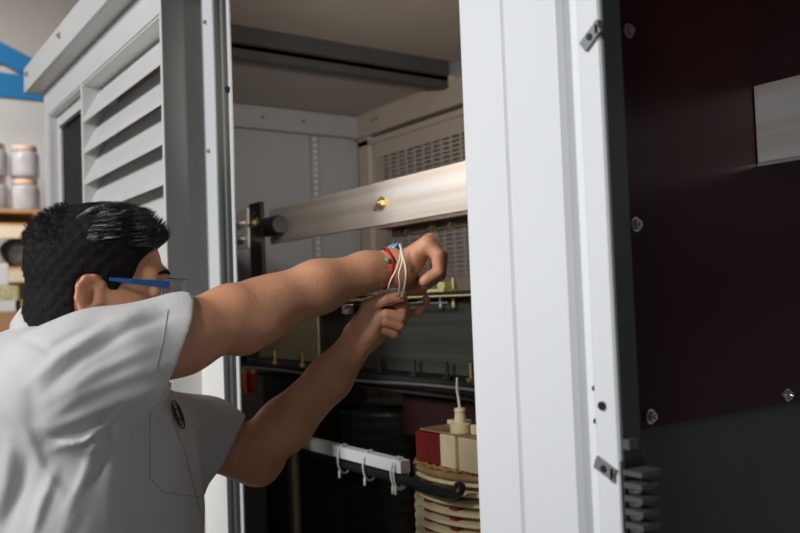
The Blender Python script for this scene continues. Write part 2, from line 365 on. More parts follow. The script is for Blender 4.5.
# lower clamp rail
b = MB().box((-2.54, 1.075, 1.372), (-.95, 1.114, 1.377)).box((-2.54, 1.075, 1.358), (-.95, 1.080, 1.372)).box((-2.54, 1.082, 1.340), (-.95, 1.114, 1.346))
b.build('clamp_rail', DSTEEL, tr, .001)
b = MB().tube(smooth_path([(-2.4, 1.073, 1.362), (-2.1, 1.07, 1.364), (-1.8, 1.072, 1.357), (-1.4, 1.07, 1.366), (-1.0, 1.072, 1.362)]), .0035, 8); b.build('bonding_wire', ZINC, tr, smooth=True)
for x in (-2.44, -2.33, -2.22, -2.05, -1.90, -1.78, -1.66, -1.52, -1.40, -1.32):
    b = MB(); b.cyl((x, 1.095, 1.378), (x, 1.095, 1.386), .010, n=6); b.cyl((x, 1.095, 1.386), (x, 1.095, 1.386+.03+.012*(hash(str(x)[:5]) % 2 if False else int(abs(x)*100) % 2)), .0045, n=10)
    b.build('clamp_bolt', BRASS if int(abs(x)*100) % 3 == 0 else DSTEEL, tr)
for x, m in ((-1.60, ZINC), (-1.43, ZINC), (-1.385, BRASS), (-1.30, DSTEEL)):
    b = MB(); b.cyl((x, 1.11, 1.563), (x, 1.11, 1.571), .011, n=6); b.cyl((x, 1.11, 1.571), (x, 1.11, 1.595), .005, n=10); b.cyl((x, 1.11, 1.553), (x, 1.11, 1.53), .006, n=8)
    b.build('yoke_bolt', m, tr)
b = MB().box((-1.50, 1.082, 1.5627), (-1.385, 1.12, 1.572)).box((-1.41, 1.085, 1.572), (-1.385, 1.12, 1.585)); b.build('brass_terminal', OLIVE, tr, .001, label='yellow-green terminal lug')
b = MB().tube([(-1.56, 1.07, 1.573), (-1.50, 1.068, 1.577), (-1.44, 1.07, 1.588)], [.004, .008, .009], 10); b.build('cable_lug', SILVER, tr, smooth=True)
b = MB().box((-1.66, 1.072, 1.540), (-1.36, 1.076, 1.544)); b.build('steel_strip', SILVER, tr)
# limbs and dark coils
for x in (-2.3,):
    b = MB().box((x-.12, 1.15, .3), (x+.12, 1.38, 1.34)); b.build('core_limb', DSTEEL, tr)
prof = [(.145, .30), (.150, .32)]
for k in range(30): prof += [(.150, .32+k*.032), (.155, .33+k*.032), (.150, .345+k*.032)]
b = MB().lathe(prof, (-1.85, 1.27, 0), 40); b.build('dark_coil', DSTEEL, tr, smooth=True, label='black coil in the middle of the core')
b = MB().box((-1.62, 1.13, 1.235), (-1.35, 1.20, 1.330)); b.build('insulating_block', REDK, tr, .002)
# cream disc coil
CX, CY = -1.30, 1.172
b = MB().cyl((CX, CY, .3), (CX, CY, 1.205), .150, n=48); b.build('coil_core', CREAMD, tr, smooth=False, label='amber winding core between the cream discs')
for k in range(26):
    z = 1.199-k*.0190
    b = MB().lathe([(.150, -.0030), (.198, -.0036), (.2005, -.002), (.2005, .002), (.198, .0036), (.150, .0030)], (CX, CY, z), 64); b.build('winding_disc', CREAM, tr, smooth=True)
for a in (198, 226, 254, 282, 312):
    ux, uy = CX+.180*math.cos(math.radians(a)), CY+.180*math.sin(math.radians(a))
    MB().box((ux-.010, uy-.008, .7), (ux+.010, uy+.008, 1.2)).build('disc_spacer', REDD, tr, label='dark red spacer between the discs')
b = MB().lathe([(.05, 1.2055), (.198, 1.2055), (.201, 1.211), (.197, 1.217), (.05, 1.222)], (CX, CY, 0), 64); b.build('coil_top_ring', CREAMD, tr, smooth=True)
rb = MB()
for k in range(8):
    a = math.radians(185+k*17); p = [(CX+.19*math.cos(a+t*.05), CY+.19*math.sin(a+t*.05), 1.222+.0025*math.sin(t*2.1+k)) for t in range(7)]
    rb.tube(p, .004, 6)
rb.build('resin_ridge', CREAMD, tr, smooth=True)
b = MB().box((-1.372, .985, 1.2255), (-1.292, 1.07, 1.286)); b.build('spacer_block', REDD, tr, .002, label='dark red block on top of the coil')
b = MB().box((-1.2915, .985, 1.2255), (-1.245, 1.08, 1.289)).box((-1.235, .985, 1.2255), (-1.18, 1.08, 1.289)); b.build('spacer_block', CREAM, tr, .002, label='cream block on top of the coil')
b = MB().box((-1.2448, .988, 1.2255), (-1.2352, 1.08, 1.288)); b.build('spacer_gap', CREAMD, tr)
b = MB().box((-1.355, .984, 1.2892), (-1.17, 1.09, 1.2932)); b.build('top_board', CREAMD, tr, .001)
MB().box((-1.35, 1.05, 1.2935), (-1.31, 1.085, 1.303)).build('top_pad', CREAM, tr, .002); MB().box((-1.215, 1.0, 1.2935), (-1.17, 1.04, 1.312)).build('top_pad', CREAM, tr, .002)
b = MB().lathe([(.020, 0), (.020, .016), (.012, .019), (.010, .038), (.0115, .041), (.010, .046), (.005, .047)], (-1.25, 1.005, 1.2935), 24); b.build('lead_bushing', CREAM, tr, smooth=False, label='cream bushing with a lead')
b = MB().tube(smooth_path([(-1.25, 1.005, 1.338), (-1.252, 1.005, 1.355), (-1.262, 1.01, 1.375), (-1.285, 1.03, 1.392)]), .0028, 8); b.build('lead_wire', WIREM, tr, smooth=True)
# red fuse like part at the far left
fz = thing('red_insulator', (-2.30, 1.04, 1.2), 'small red insulator with brass fittings low behind the bay edge', 'insulator')
b = MB().box((-2.352, 1.035, 1.290), (-2.305, 1.065, 1.352)); b.build('body', REDC, fz, .002)
b = MB().box((-2.3045, 1.04, 1.300), (-2.27, 1.06, 1.352)); b.build('side_cover', REDD, fz, .002)
b = MB().tube([(-2.315, 1.033, 1.352), (-2.303, 1.031, 1.335), (-2.305, 1.032, 1.30)], .004, 8); b.build('strap', BRASS, fz)
for x in (-2.34, -2.275):
    b = MB(); b.cyl((x, 1.05, 1.352), (x, 1.05, 1.362), .009, n=6); b.build('fitting', BRASS, fz)

# white channel with ties and the black cable under it
ch = thing('cable_channel', (-1.55, .955, 1.2), 'narrow white cable channel sloping forward across the lower bay', 'cable channel')
b = MB().prism([(.950, 1.203), (.974, 1.203), (.974, 1.228), (.971, 1.228), (.971, 1.207), (.953, 1.207), (.953, 1.228), (.950, 1.228)], 'x', -1.79, -1.378)
b.box((-1.79, .9525, 1.224), (-1.378, .9715, 1.228)).box((-1.382, .9525, 1.206), (-1.378, .9715, 1.225))
b.build('channel', WPLAST, ch, .0008)
for x in (-1.615, -1.51, -1.405, -1.395):
    b = MB(); b.tube([(x, .962+.018*math.sin(a), 1.200+.032*math.cos(a)) for a in [2*PI*t/16 for t in range(17)]], .0024, 6); b.cyl((x, .948, 1.176), (x+.004, .945, 1.160), .003, n=8)
    b.build('cable_tie', WPLAST, ch, label='white plastic tie', smooth=True)
cb = tag(MB().tube(smooth_path([(-1.95, 1.02, 1.21), (-1.8, .975, 1.192), (-1.6, .962, 1.188), (-1.4, .958, 1.190), (-1.30, .950, 1.190), (-1.22, .944, 1.192), (-1.192, .947, 1.199), (-1.196, .955, 1.209)]), .0105, 14).build('power_cable', RUBBER, smooth=True), 'thick black cable strapped under the white channel, bending at its end', 'cable')
fc = MB(); pr_ = [(.013, .2)]
z = .2
while z < 1.22: pr_ += [(.0135, z), (.0165, z+.006), (.0135, z+.012)]; z += .0155
fc.lathe(pr_, (-1.80, .93, 0), 20)
tag(fc.build('flexible_conduit', CHAIN, smooth=True), 'dark ribbed metal conduit rising upright left of the white channel', 'conduit')

# ------------------------------------------------------------------ background shelving
sh = thing('storage_rack', (-6.5, 1, 0), 'blurred storage rack with blue top beam and pale shelf beams far left', 'rack')
b = MB().prism([(-1.5, 3.05), (3, 3.07), (3, 3.24), (-1.5, 3.22)], 'x', -6.20, -6.26); b.build('top_beam', RACKB, sh, label='blue steel beam')
b = MB().prism([(.60, 3.64), (.60, 3.50), (1.6, 3.05), (1.6, 3.20)], 'x', -6.20, -6.25)
b.build('diagonal_brace', RACKB, sh, label='blue slanting brace')
for y in (-1.45, 2.95):
    b = MB().box((-6.27, y-.05, 0), (-6.21, y+.05, 3.2)); b.build('upright', RACKB, sh)
    b = MB().box((-7.17, y-.05, 0), (-7.11, y+.05, 3.2)); b.build('upright', RACKB, sh)
for zt in (2.165, 1.86, 1.1, .3):
    b = MB().box((-6.25, -1.4, zt-.085), (-6.2, 2.9, zt)); b.build('shelf_beam', WOODL, sh)
    b = MB().box((-7.15, -1.4, zt), (-6.22, 2.9, zt+.02)); b.build('shelf_board', WOOD, sh)
b = MB().box((-6.9, .6, 2.262), (-6.24, 1.33, 2.285)).box((-6.9, .6, 2.186), (-6.84, 1.33, 2.262)).box((-6.60, .6, 2.186), (-6.55, 1.33, 2.262)).box((-6.3, .6, 2.186), (-6.26, .66, 2.262)).box((-6.3, 1.24, 2.186), (-6.24, 1.30, 2.262))
tag(b.build('wooden_pallet', WOOD), 'orange-brown wooden pallet under the clear jars on the rack', 'pallet')
jar_lab = {}
for i, (y, lev) in enumerate(((.80, 0), (1.015, 0), (1.225, 0), (.80, 1), (1.015, 1), (1.225, 1))):
    z0 = 2.286+lev*.245
    names = ['left hidden', 'middle', 'right']
    col = ('cut by the left frame edge', 'left of the one beside the cabinet', 'closest to the cabinet corner')[i % 3]
    t = thing('storage_jar', (-6.45, y, z0), 'blurred clear jar with tan lid, %s row, %s' % (('lower', 'upper')[lev], col), 'jar', 'clear jars on the rack')
    prof = [(.07, 0), (.095, .01), (.10, .03), (.10, .16), (.09, .19), (.07, .205)]
    MB().lathe(prof, (-6.45, y, z0), 24).build('jar_body', GLASS, t, smooth=True)
    MB().cyl((-6.45, y, z0+.206), (-6.45, y, z0+.236), .085, n=24).build('lid', TAN if (i % 3) != 1 else ZINC, t)
b = MB(); b.v = []; 
def blob(c, r, seed, m, name, lab, cat):
    bm = bmesh.new(); bmesh.ops.create_icosphere(bm, subdivisions=4, radius=1)
    rr = random.Random(seed); dirs = [(Vector((rr.uniform(-1, 1), rr.uniform(-1, 1), rr.uniform(-1, 1))), rr.uniform(0, 6)) for _ in range(12)]
    for v in bm.verts:
        s = 1+sum(.03*math.sin(4*v.co.dot(d)+p) for d, p in dirs); p = v.co*s
        p.z = max(p.z, -.8); v.co = Vector((c[0]+p.x*r[0], c[1]+p.y*r[1], c[2]+p.z*r[2]))
    me = bpy.data.meshes.new(name); bm.to_mesh(me); bm.free(); me.materials.append(m); me.shade_smooth()
    o = bpy.data.objects.new(name, me); COL.objects.link(o); return tag(o, lab, cat)
blob((-6.45, 1.23, 1.985), (.16, .165, .13), 3, GREYBAG, 'wrapped_bundle', 'grey wrapped bundle on the rack shelf left of the head', 'bundle')
tag(MB().box((-6.5, .78, 1.881), (-6.25, 1.01, 2.07)).build('carton', WPLAST, bevel=.004), 'white carton at the left frame edge beside the grey bundle', 'box')
def pile(y0, y1, z0, z1, m, name, lab): tag(MB().box((-5.9, y0, z0), (-5.6, y1, z1)).build(name, m, bevel=.004), lab, 'box')
sb = thing('work_bench', (-5.7, .9, 0), 'wooden bench holding the stacked cartons behind the man', 'bench')
MB().box((-6.1, .2, 1.26), (-5.5, 1.5, 1.30)).build('bench_top', WOOD, sb)
for x in (-6.05, -5.58):
    for y in (.25, 1.42): MB().box((x, y, 0), (x+.05, y+.05, 1.26)).build('leg', WOOD, sb)
pile(.55, .965, 1.301, 1.44, REDP, 'red_carton', 'red carton at the bottom left behind the collar')
pile(.55, 1.02, 1.441, 1.57, CARD, 'carton', 'brown carton resting on the red carton behind the collar')
tag(MB().box((-5.9, 1.03, 1.301), (-5.6, 1.09, 1.64)).build('carton', CARD, bevel=.004), 'tall thin orange-brown carton standing right of the carton stack', 'box')
pile(.55, 1.0, 1.571, 1.64, WPLAST, 'carton', 'white carton lying under the gold patterned one')
pile(.55, 1.02, 1.641, 1.73, GOLDP, 'carton', 'gold patterned carton in the stack behind the head')
pile(.55, .96, 1.731, 1.87, WPLAST, 'carton', 'white carton topmost of the stack behind the head')
#PERSON
# ------------------------------------------------------------------ person: signed distance body turned into one continuous skin
class Field:
    def __init__(s, lo, hi, h):
        s.lo = np.array(lo, float); s.h = h; s.n = np.ceil((np.array(hi)-s.lo)/h).astype(int)+1
        s.a = np.full(s.n, .05, np.float32)
    def sub(s, lo, hi):
        i0 = np.clip(np.floor((np.array(lo)-s.lo)/s.h).astype(int), 0, s.n); i1 = np.clip(np.ceil((np.array(hi)-s.lo)/s.h).astype(int)+1, 0, s.n)
        sl = tuple(slice(a, b) for a, b in zip(i0, i1))
        g = np.meshgrid(*[s.lo[k]+s.h*np.arange(i0[k], i1[k]) for k in range(3)], indexing='ij', sparse=True)
        return sl, [x.astype(np.float32) for x in g]
    def blend(s, fn, lo, hi, k, m=.03, op='u'):
        sl, g = s.sub(np.array(lo)-m, np.array(hi)+m); d = fn(*g); a = s.a[sl]
        if a.size == 0: return
        if op == 'u':
            if k > 0: h = np.maximum(k-np.abs(a-d), 0)/k; r = np.minimum(a, d)-h*h*k*.25
            else: r = np.minimum(a, d)
        else:
            if k > 0: h = np.maximum(k-np.abs(a+d), 0)/k; r = np.maximum(a, -d)+h*h*k*.25
            else: r = np.maximum(a, -d)
        s.a[sl] = r
    def cap(s, a, b, ra, rb=None, k=.012, op='u'):
        a = np.array(a, float); b = np.array(b, float); rb = ra if rb is None else rb; ab = b-a; L = max(ab@ab, 1e-12)
        def fn(x, y, z):
            t = np.clip(((x-a[0])*ab[0]+(y-a[1])*ab[1]+(z-a[2])*ab[2])/L, 0, 1)
            return np.sqrt((x-a[0]-t*ab[0])**2+(y-a[1]-t*ab[1])**2+(z-a[2]-t*ab[2])**2)-(ra+(rb-ra)*t)
        r = max(ra, rb); s.blend(fn, np.minimum(a, b)-r, np.maximum(a, b)+r, k, max(.03, k+.01), op)
    def chain(s, pts, rs, k=.006, k0=None):
        for i in range(len(pts)-1): s.cap(pts[i], pts[i+1], rs[i], rs[i+1], k if (i or k0 is None) else k0)
    def ell(s, c, r, Rm=None, k=.015, op='u'):
        c = np.array(c, float); r = np.array(r, float); Rm = np.eye(3) if Rm is None else Rm
        def fn(x, y, z):
            X, Y, Z = x-c[0], y-c[1], z-c[2]
            p = [X*Rm[0, i]+Y*Rm[1, i]+Z*Rm[2, i] for i in range(3)]
            k0 = np.sqrt(sum((p[i]/r[i])**2 for i in range(3))); k1 = np.sqrt(sum((p[i]/r[i]**2)**2 for i in range(3)))+1e-9
            return k0*(k0-1)/k1
        R_ = np.abs(Rm)@r if Rm is not None else r
        s.blend(fn, c-R_, c+R_, k, max(.03, k+.01), op)
    def mesh(s):
        a = s.a; sg = a < 0; n = s.n
        c = np.zeros(n-1, np.int8)
        for i in (0, 1):
            for j in (0, 1):
                for k in (0, 1): c += sg[i:n[0]-1+i, j:n[1]-1+j, k:n[2]-1+k]
        idx = np.argwhere((c > 0) & (c < 8)); vid = np.full(n-1, -1, np.int32); vid[tuple(idx.T)] = np.arange(len(idx))
        P = np.zeros((len(idx), 3)); W = np.zeros(len(idx)); cor = [(i, j, k) for i in (0, 1) for j in (0, 1) for k in (0, 1)]
        val = {o: a[idx[:, 0]+o[0], idx[:, 1]+o[1], idx[:, 2]+o[2]].astype(float) for o in cor}
        for o in cor:
            for ax in range(3):
                if o[ax] == 0:
                    o2 = tuple(o[t]+(t == ax) for t in range(3)); v0, v1 = val[o], val[o2]; m = (v0 < 0) != (v1 < 0)
                    t = np.where(m, v0/np.where(m, v0-v1, 1), 0)
                    p = np.tile(np.array(o, float), (len(idx), 1)); p[:, ax] += t
                    P[m] += p[m]; W[m] += 1
        V = s.lo+s.h*(idx+P/W[:, None]); Fs = []
        for ax in range(3):
            b_, c_ = (ax+1) % 3, (ax+2) % 3
            sA = [slice(0, n[t]-1) if t == ax else slice(1, n[t]-1) for t in range(3)]; sB = list(sA); sB[ax] = slice(1, n[ax])
            A = sg[tuple(sA)]; B = sg[tuple(sB)]
            e = np.argwhere(A != B)
            if not len(e): continue
            inside = A[tuple(e.T)]; e = e.copy(); e[:, b_] += 1; e[:, c_] += 1
            def cell(db, dc):
                t = e.copy(); t[:, b_] -= db; t[:, c_] -= dc; return vid[tuple(t.T)]
            qd = np.stack([cell(1, 1), cell(0, 1), cell(0, 0), cell(1, 0)], 1)
            qd[~inside] = qd[~inside][:, ::-1]; Fs.append(qd)
        return V, np.concatenate(Fs)
def npmesh(name, V, Fq, m, parent=None):
    me = bpy.data.meshes.new(name); me.vertices.add(len(V)); me.vertices.foreach_set('co', V.astype(np.float32).ravel())
    k = Fq.shape[1]; me.loops.add(Fq.size); me.loops.foreach_set('vertex_index', Fq.astype(np.int32).ravel())
    me.polygons.add(len(Fq)); me.polygons.foreach_set('loop_start', np.arange(0, Fq.size, k, dtype=np.int32)); me.polygons.foreach_set('loop_total', np.full(len(Fq), k, np.int32))
    me.update(); me.validate(); me.materials.append(m); me.shade_smooth()
    o = bpy.data.objects.new(name, me); COL.objects.link(o)
    if parent: o.parent = parent
    return o

# landmarks
S_ = q(88, 378, 1.06); E_ = q(256, 310, 1.24); W_ = q(388, 267, 1.37)
LS = q(112, 408, 1.38); LE = q(258, 466, 1.40); LW = q(361, 338, 1.40)
# head frame
hr = np.array([r0[0], r0[1], 0]); hf = np.array([-math.sin(YAW), math.cos(YAW), 0]); Zv = np.array([0, 0, 1.])
phi = math.radians(19); HY = hr*math.cos(phi)+hf*math.sin(phi); tl = math.radians(-3)
HY = HY*math.cos(tl)+Zv*math.sin(tl); HX = np.cross(HY, Zv); HX /= np.linalg.norm(HX); HZ = np.cross(HX, HY)   # HX = his right, towards the viewer
HS = 1.03
ear = q(91, 298, 1.125); HO = ear-HX*.076*HS
HM = np.stack([HX, HY, HZ], 1)
def hp(x, y, z): return HO+HM@(np.array([x, y, z])*HS)

lo = np.minimum.reduce([q(0, 430, 1.05), q(0, 190, 1.45), q(460, 190, 1.45), q(460, 520, 1.45), q(0, 520, .95)])-.05
hi = np.maximum.reduce([q(0, 430, 1.0), q(0, 190, 1.35), q(460, 180, 1.48), q(100, 180, 1.3)])+.05
BF = Field([min(S_[0], LS[0], HO[0], E_[0], LE[0])-.20, min(HO[1], S_[1])-.22, 1.20], [max(W_[0], S_[0], E_[0])+.12, max(W_[1], LW[1])+.16, HO[2]+.20], .0024)
B_ = BF
# torso core under the shirt
chest = q(75, 470, 1.20)
B_.ell(chest, (.12, .12, .16), k=.02)
B_.cap(S_-.02*Zv, LS-.02*Zv, .035, .035, k=.03)
B_.cap(q(62, 360, 1.20), hp(0, -.025, -.03), .056, .056, k=.03)
# head
for (x, y, z), (a, b2, c2) in (((0, .002, .046), (.073, .090, .073)), ((0, .044, -.020), (.057, .052, .084)), ((0, .0, .0), (.066, .07, .06))):
    B_.ell(hp(x, y, z), np.array([a, b2, c2])*HS, HM, k=.02)
def hc(a, b2, ra, rb, k=.012, op='u'): B_.cap(hp(*a), hp(*b2), ra*HS, rb*HS, k, op)
for sx in (-1, 1):
    hc((sx*.052, .008, -.055), (sx*.015, .075, -.083), .016, .020, .02)
    hc((sx*.047, .055, -.014), (sx*.058, .01, .0), .018, .014, .02)
    hc((sx*.010, .093, .034), (sx*.044, .078, .032), .011, .010, .014)
    hc((sx*.008, .089, -.028), (sx*.034, .078, -.048), .013, .012, .016)
    hc((sx*.012, .104, -.024), (sx*.013, .108, -.022), .0075, .0075, .006)
    B_.ell(hp(sx*.031, .092, .012), np.array([.017, .014, .012])*HS, HM, k=.01, op='s')
    B_.ell(hp(sx*.031, .083, .010), np.array([.0175, .010, .013])*HS, HM, k=.006)
hc((0, .09, .022), (0, .117, -.014), .0085, .0105, .012)
hc((0, .112, -.018), (0, .102, -.028), .010, .008, .008)
hc((-.018, .092, -.048), (.018, .092, -.048), .0075, .0075, .008)
hc((0, .098, -.0475), (0, .098, -.0475), .0075, .0075, .008)
hc((-.015, .090, -.059), (.015, .090, -.059), .008, .008, .008)
hc((-.022, .0995, -.0535), (.022, .0995, -.0535), .0022, .0022, .004, 's')
hc((-.012, .080, -.090), (.012, .080, -.090), .017, .017, .02)
# ears: outer rim, lobe, bowl
for sx in (-1, 1):
    rim = [(.002, .012, .006), (.004, .013, .020), (.009, .004, .0275), (.012, -.008, .026), (.014, -.0155, .015), (.013, -.0165, .000), (.009, -.011, -.014), (.003, -.001, -.023)]
    base = .070
    B_.ell(hp(sx*(base+.003), -.004, .004), np.array([.007, .014, .023])*HS, HM, k=.006)
    for i in range(len(rim)-1):
        a, b2 = rim[i], rim[i+1]
        hc((sx*(base+a[0]), a[1], a[2]), (sx*(base+b2[0]), b2[1], b2[2]), .0038, .0038, .003)
    hc((sx*(base+.004), -.002, -.022), (sx*(base+.004), .002, -.028), .0075, .006, .006)
    B_.ell(hp(sx*(base+.013), -.001, .003), np.array([.0125, .0088, .0155])*HS, HM, k=.003, op='s')
    hc((sx*(base+.009), -.009, .022), (sx*(base+.011), -.011, .0), .0035, .0035, .004)
    hc((sx*(base+.003), .011, .004), (sx*(base+.004), .011, -.004), .0055, .005, .005)
# right arm
B_.cap(S_+.12*(E_-S_), q(180, 338, 1.145), .040, .0485, k=.03)
B_.cap(q(180, 338, 1.145), q(232, 317, 1.21), .0485, .0455, k=.02)
B_.cap(q(232, 317, 1.21), q(270, 308, 1.255), .0445, .043, k=.02)
B_.cap(q(262, 306, 1.25), q(318, 287, 1.305), .0425, .040, k=.02)
B_.cap(q(318, 287, 1.305), q(366, 272, 1.35), .040, .0305, k=.02)
B_.cap(q(366, 272, 1.35), q(392, 267, 1.372), .0305, .0285, k=.02)
B_.cap(q(245, 332, 1.225), q(262, 322, 1.225), .030, .028, k=.03)
# right hand seen from the little-finger side, fingers curled
w0 = q(393, 267, 1.372)
mcp = [q(427, 245, 1.362), q(430, 243, 1.382), q(431, 242, 1.402), q(429, 245, 1.424)]
wr = [q(400, 269, 1.366), q(401, 267, 1.378), q(401, 266, 1.390), q(401, 267, 1.402)]
for a, b2 in zip(wr, mcp): B_.cap(w0, a, .026, .020, k=.012); B_.cap(a, b2, .0195, .0150, k=.012)
B_.cap(q(402, 276, 1.368), q(413, 266, 1.368), .018, .015, k=.014)
cur = [([(438, 255, 1.354), (438.5, 271, 1.354), (424, 281, 1.360)], (.0135, .0115, .0102, .0090)),
       ([(441, 255, 1.376), (440, 274, 1.376), (426, 284, 1.382)], (.0140, .012, .0108, .0095)),
       ([(441, 255, 1.398), (439, 275, 1.398), (425, 285, 1.402)], (.0140, .012, .0108, .0095)),
       ([(440, 258, 1.421), (434, 276, 1.421), (420, 284, 1.418)], (.0140, .012, .0105, .0092))]
for m_, (pts, rs) in zip(mcp, cur): B_.chain([m_]+[q(*p) for p in pts], rs, k=.0012, k0=.005)
B_.chain([q(404, 274, 1.405), q(414, 283, 1.418), q(420, 288, 1.412), q(410, 288, 1.405)], (.017, .0125, .0115, .0098), k=.006, k0=.012)
# left arm
B_.cap(LS, q(200, 440, 1.39), .044, .0465, k=.03)
B_.cap(q(200, 440, 1.39), q(252, 455, 1.40), .0465, .043, k=.02)
B_.cap(q(250, 455, 1.40), q(285, 425, 1.395), .043, .044, k=.02)
B_.cap(q(285, 425, 1.395), q(330, 378, 1.392), .043, .0355, k=.02)
B_.cap(q(330, 378, 1.392), q(360, 339, 1.395), .0350, .0270, k=.02)
B_.cap(q(262, 468, 1.40), q(266, 462, 1.40), .028, .028, k=.02)
# left hand seen from the thumb side
lw = q(361, 336, 1.395)
wr = [q(366, 327, 1.385), q(367, 326, 1.395), q(368, 327, 1.407), q(369, 328, 1.418)]
mcp = [q(372, 305, 1.400), q(378, 308, 1.412), q(385, 314, 1.420), q(390, 321, 1.424)]
for a, b2 in zip(wr, mcp): B_.cap(lw, a, .0245, .020, k=.012); B_.cap(a, b2, .019, .0150, k=.012)
B_.cap(q(368, 330, 1.375), q(378, 317, 1.372), .019, .015, k=.014)          # thenar
B_.cap(q(375, 334, 1.39), q(386, 326, 1.395), .018, .014, k=.014)
cur = [([(388, 303, 1.418), (408, 313, 1.428), (419, 312, 1.426), (426, 300, 1.422)], (.0125, .0105, .0095, .009, .0082)),
       ([(402, 304, 1.398), (400, 317, 1.374), (386, 314, 1.366)], (.0130, .0118, .0105, .0090)),
       ([(405, 312, 1.402), (399, 325, 1.378), (385, 321, 1.368)], (.0130, .0115, .0102, .0088)),
       ([(401, 322, 1.408), (394, 333, 1.388), (382, 329, 1.376)], (.0125, .0105, .0095, .0082))]
for m_, (pts, rs) in zip(mcp, cur): B_.chain([m_]+[q(*p) for p in pts], rs, k=.0012, k0=.005)
B_.chain([q(362, 322, 1.378), q(368, 306, 1.368), q(386, 299, 1.360), q(402, 297, 1.366)], (.017, .0125, .0105, .0088), k=.0015, k0=.010)
V, Q = B_.mesh()
person = npmesh('person', V, Q, SKIN)
tag(person, 'man in pale grey short-sleeved shirt reaching both arms into the open cabinet bay', 'person')

# eyes
for sx in (-1, 1):
    c = hp(sx*.031, .0815, .011); MB().lathe([(0, -.0125), (.006, -.011), (.0105, -.007), (.0125, 0), (.0105, .007), (.006, .011), (0, .0125)], c, 20, 'z').build('eye', EYEM, person, smooth=True)
    MB().cyl(c+HY*.0112, c+HY*.0132, .0055, .004, n=16).build('iris', RUBBER, person)
    b = MB(); b.tube([hp(sx*.016, .102, .038), hp(sx*.034, .0965, .040), hp(sx*.050, .084, .035)], [.002, .0034, .0014], 8); b.build('eyebrow', HAIRS, person, smooth=True)

# hair cap
def polysd(px_, py_, poly):
    d = np.full(np.broadcast(px_, py_).shape, 1e9); ins = np.zeros(d.shape, bool); n = len(poly)
    for i in range(n):
        ax, ay = poly[i]; bx, by = poly[(i+1) % n]; ex, ey = bx-ax, by-ay; wx, wy = px_-ax, py_-ay
        t = np.clip((wx*ex+wy*ey)/(ex*ex+ey*ey), 0, 1); d = np.minimum(d, (wx-ex*t)**2+(wy-ey*t)**2)
        c1 = (ay <= py_) & (by > py_) | (by <= py_) & (ay > py_)
        with np.errstate(divide='ignore', invalid='ignore'): xx = ax+(py_-ay)/(by-ay)*ex if by != ay else np.full(d.shape, -1e9)
        ins ^= c1 & (px_ < xx)
    return np.where(ins, -1, 1)*np.sqrt(d)
hairline = [(-.20, .25), (.20, .25), (.115, .098), (.088, .078), (.074, .066), (.060, .050), (.052, .026), (.038, .020), (.032, -.006), (.021, -.010), (.017, .018), (.009, .031), (-.008, .032), (-.019, .022), (-.021, -.008), (-.018, -.036), (-.06, -.062), (-.20, -.07)]
HF = Field(HO-.2, HO+.2, .0028)
def hairfn(x, y, z):
    X, Y, Z = x-HO[0], y-HO[1], z-HO[2]
    p = [(X*HM[0, i]+Y*HM[1, i]+Z*HM[2, i])/HS for i in range(3)]
    def el(c, r):
        u = [p[i]-c[i] for i in range(3)]; k0 = np.sqrt(sum((u[i]/r[i])**2 for i in range(3))); k1 = np.sqrt(sum((u[i]/r[i]**2)**2 for i in range(3)))+1e-9; return k0*(k0-1)/k1
    d = el((0, .002, .046), (.073, .090, .073)); d2 = el((0, .0, .0), (.066, .07, .06)); d3 = el((0, -.03, -.03), (.060, .058, .06))
    h = np.maximum(.02-np.abs(d-d2), 0)/.02; d = np.minimum(d, d2)-h*h*.005
    h = np.maximum(.02-np.abs(d-d3), 0)/.02; d = np.minimum(d, d3)-h*h*.005
    th = .0035+.012*np.clip((p[2]-.055)/.05, 0, 1)+.003*np.clip((p[1]-.02)/.07, 0, 1)*np.clip((p[2]-.07)/.03, 0, 1)
    th = th+.0007*np.sin(p[0]*210+2*np.sin(p[1]*90))*np.clip((p[2]-.05)/.04, 0, 1)+.0008*np.sin(p[1]*300+p[0]*130)*np.sin(p[2]*280)
    cap_ = d-th; msk = polysd(p[1]+0*cap_, p[2]+0*cap_, hairline)
    k = .006; h = np.maximum(k-np.abs(cap_-msk), 0)/k
    return (np.maximum(cap_, msk)+h*h*k*.25)*HS
HF.blend(hairfn, HO-.17, HO+.17, 0)
HV, HQ = HF.mesh()
hair = npmesh('hair', HV, HQ, HAIRS, person)
# strands
cs = (HV-HO)@HM/HS
top = np.where((cs[:, 2] > .070) & (np.abs(cs[:, 0]) < .075))[0]; side = np.where((cs[:, 2] <= .075) & (cs[:, 2] > -.05))[0]
hv = []; hfc = []
def strand(p, d0, d1, L, r):
    n0 = len(hv); d0 = d0/np.linalg.norm(d0); d1 = d1/np.linalg.norm(d1); pos = np.array(p); side_ = np.cross(d0, [.3, .5, .8]); side_ /= np.linalg.norm(side_)+1e-9
    for i in range(4):
        t = i/3; dd = d0*(1-t)+d1*t; dd /= np.linalg.norm(dd); o2 = np.cross(dd, side_); rr = r*(1-t)**.7+.00008
        for k in range(3):
            a = 2*PI*k/3; hv.append(pos+(side_*math.cos(a)+o2*math.sin(a))*rr)
        pos = pos+dd*L/3
    for i in range(3):
        for k in range(3): hfc.append((n0+i*3+k, n0+i*3+(k+1) % 3, n0+i*3+3+(k+1) % 3, n0+i*3+3+k))
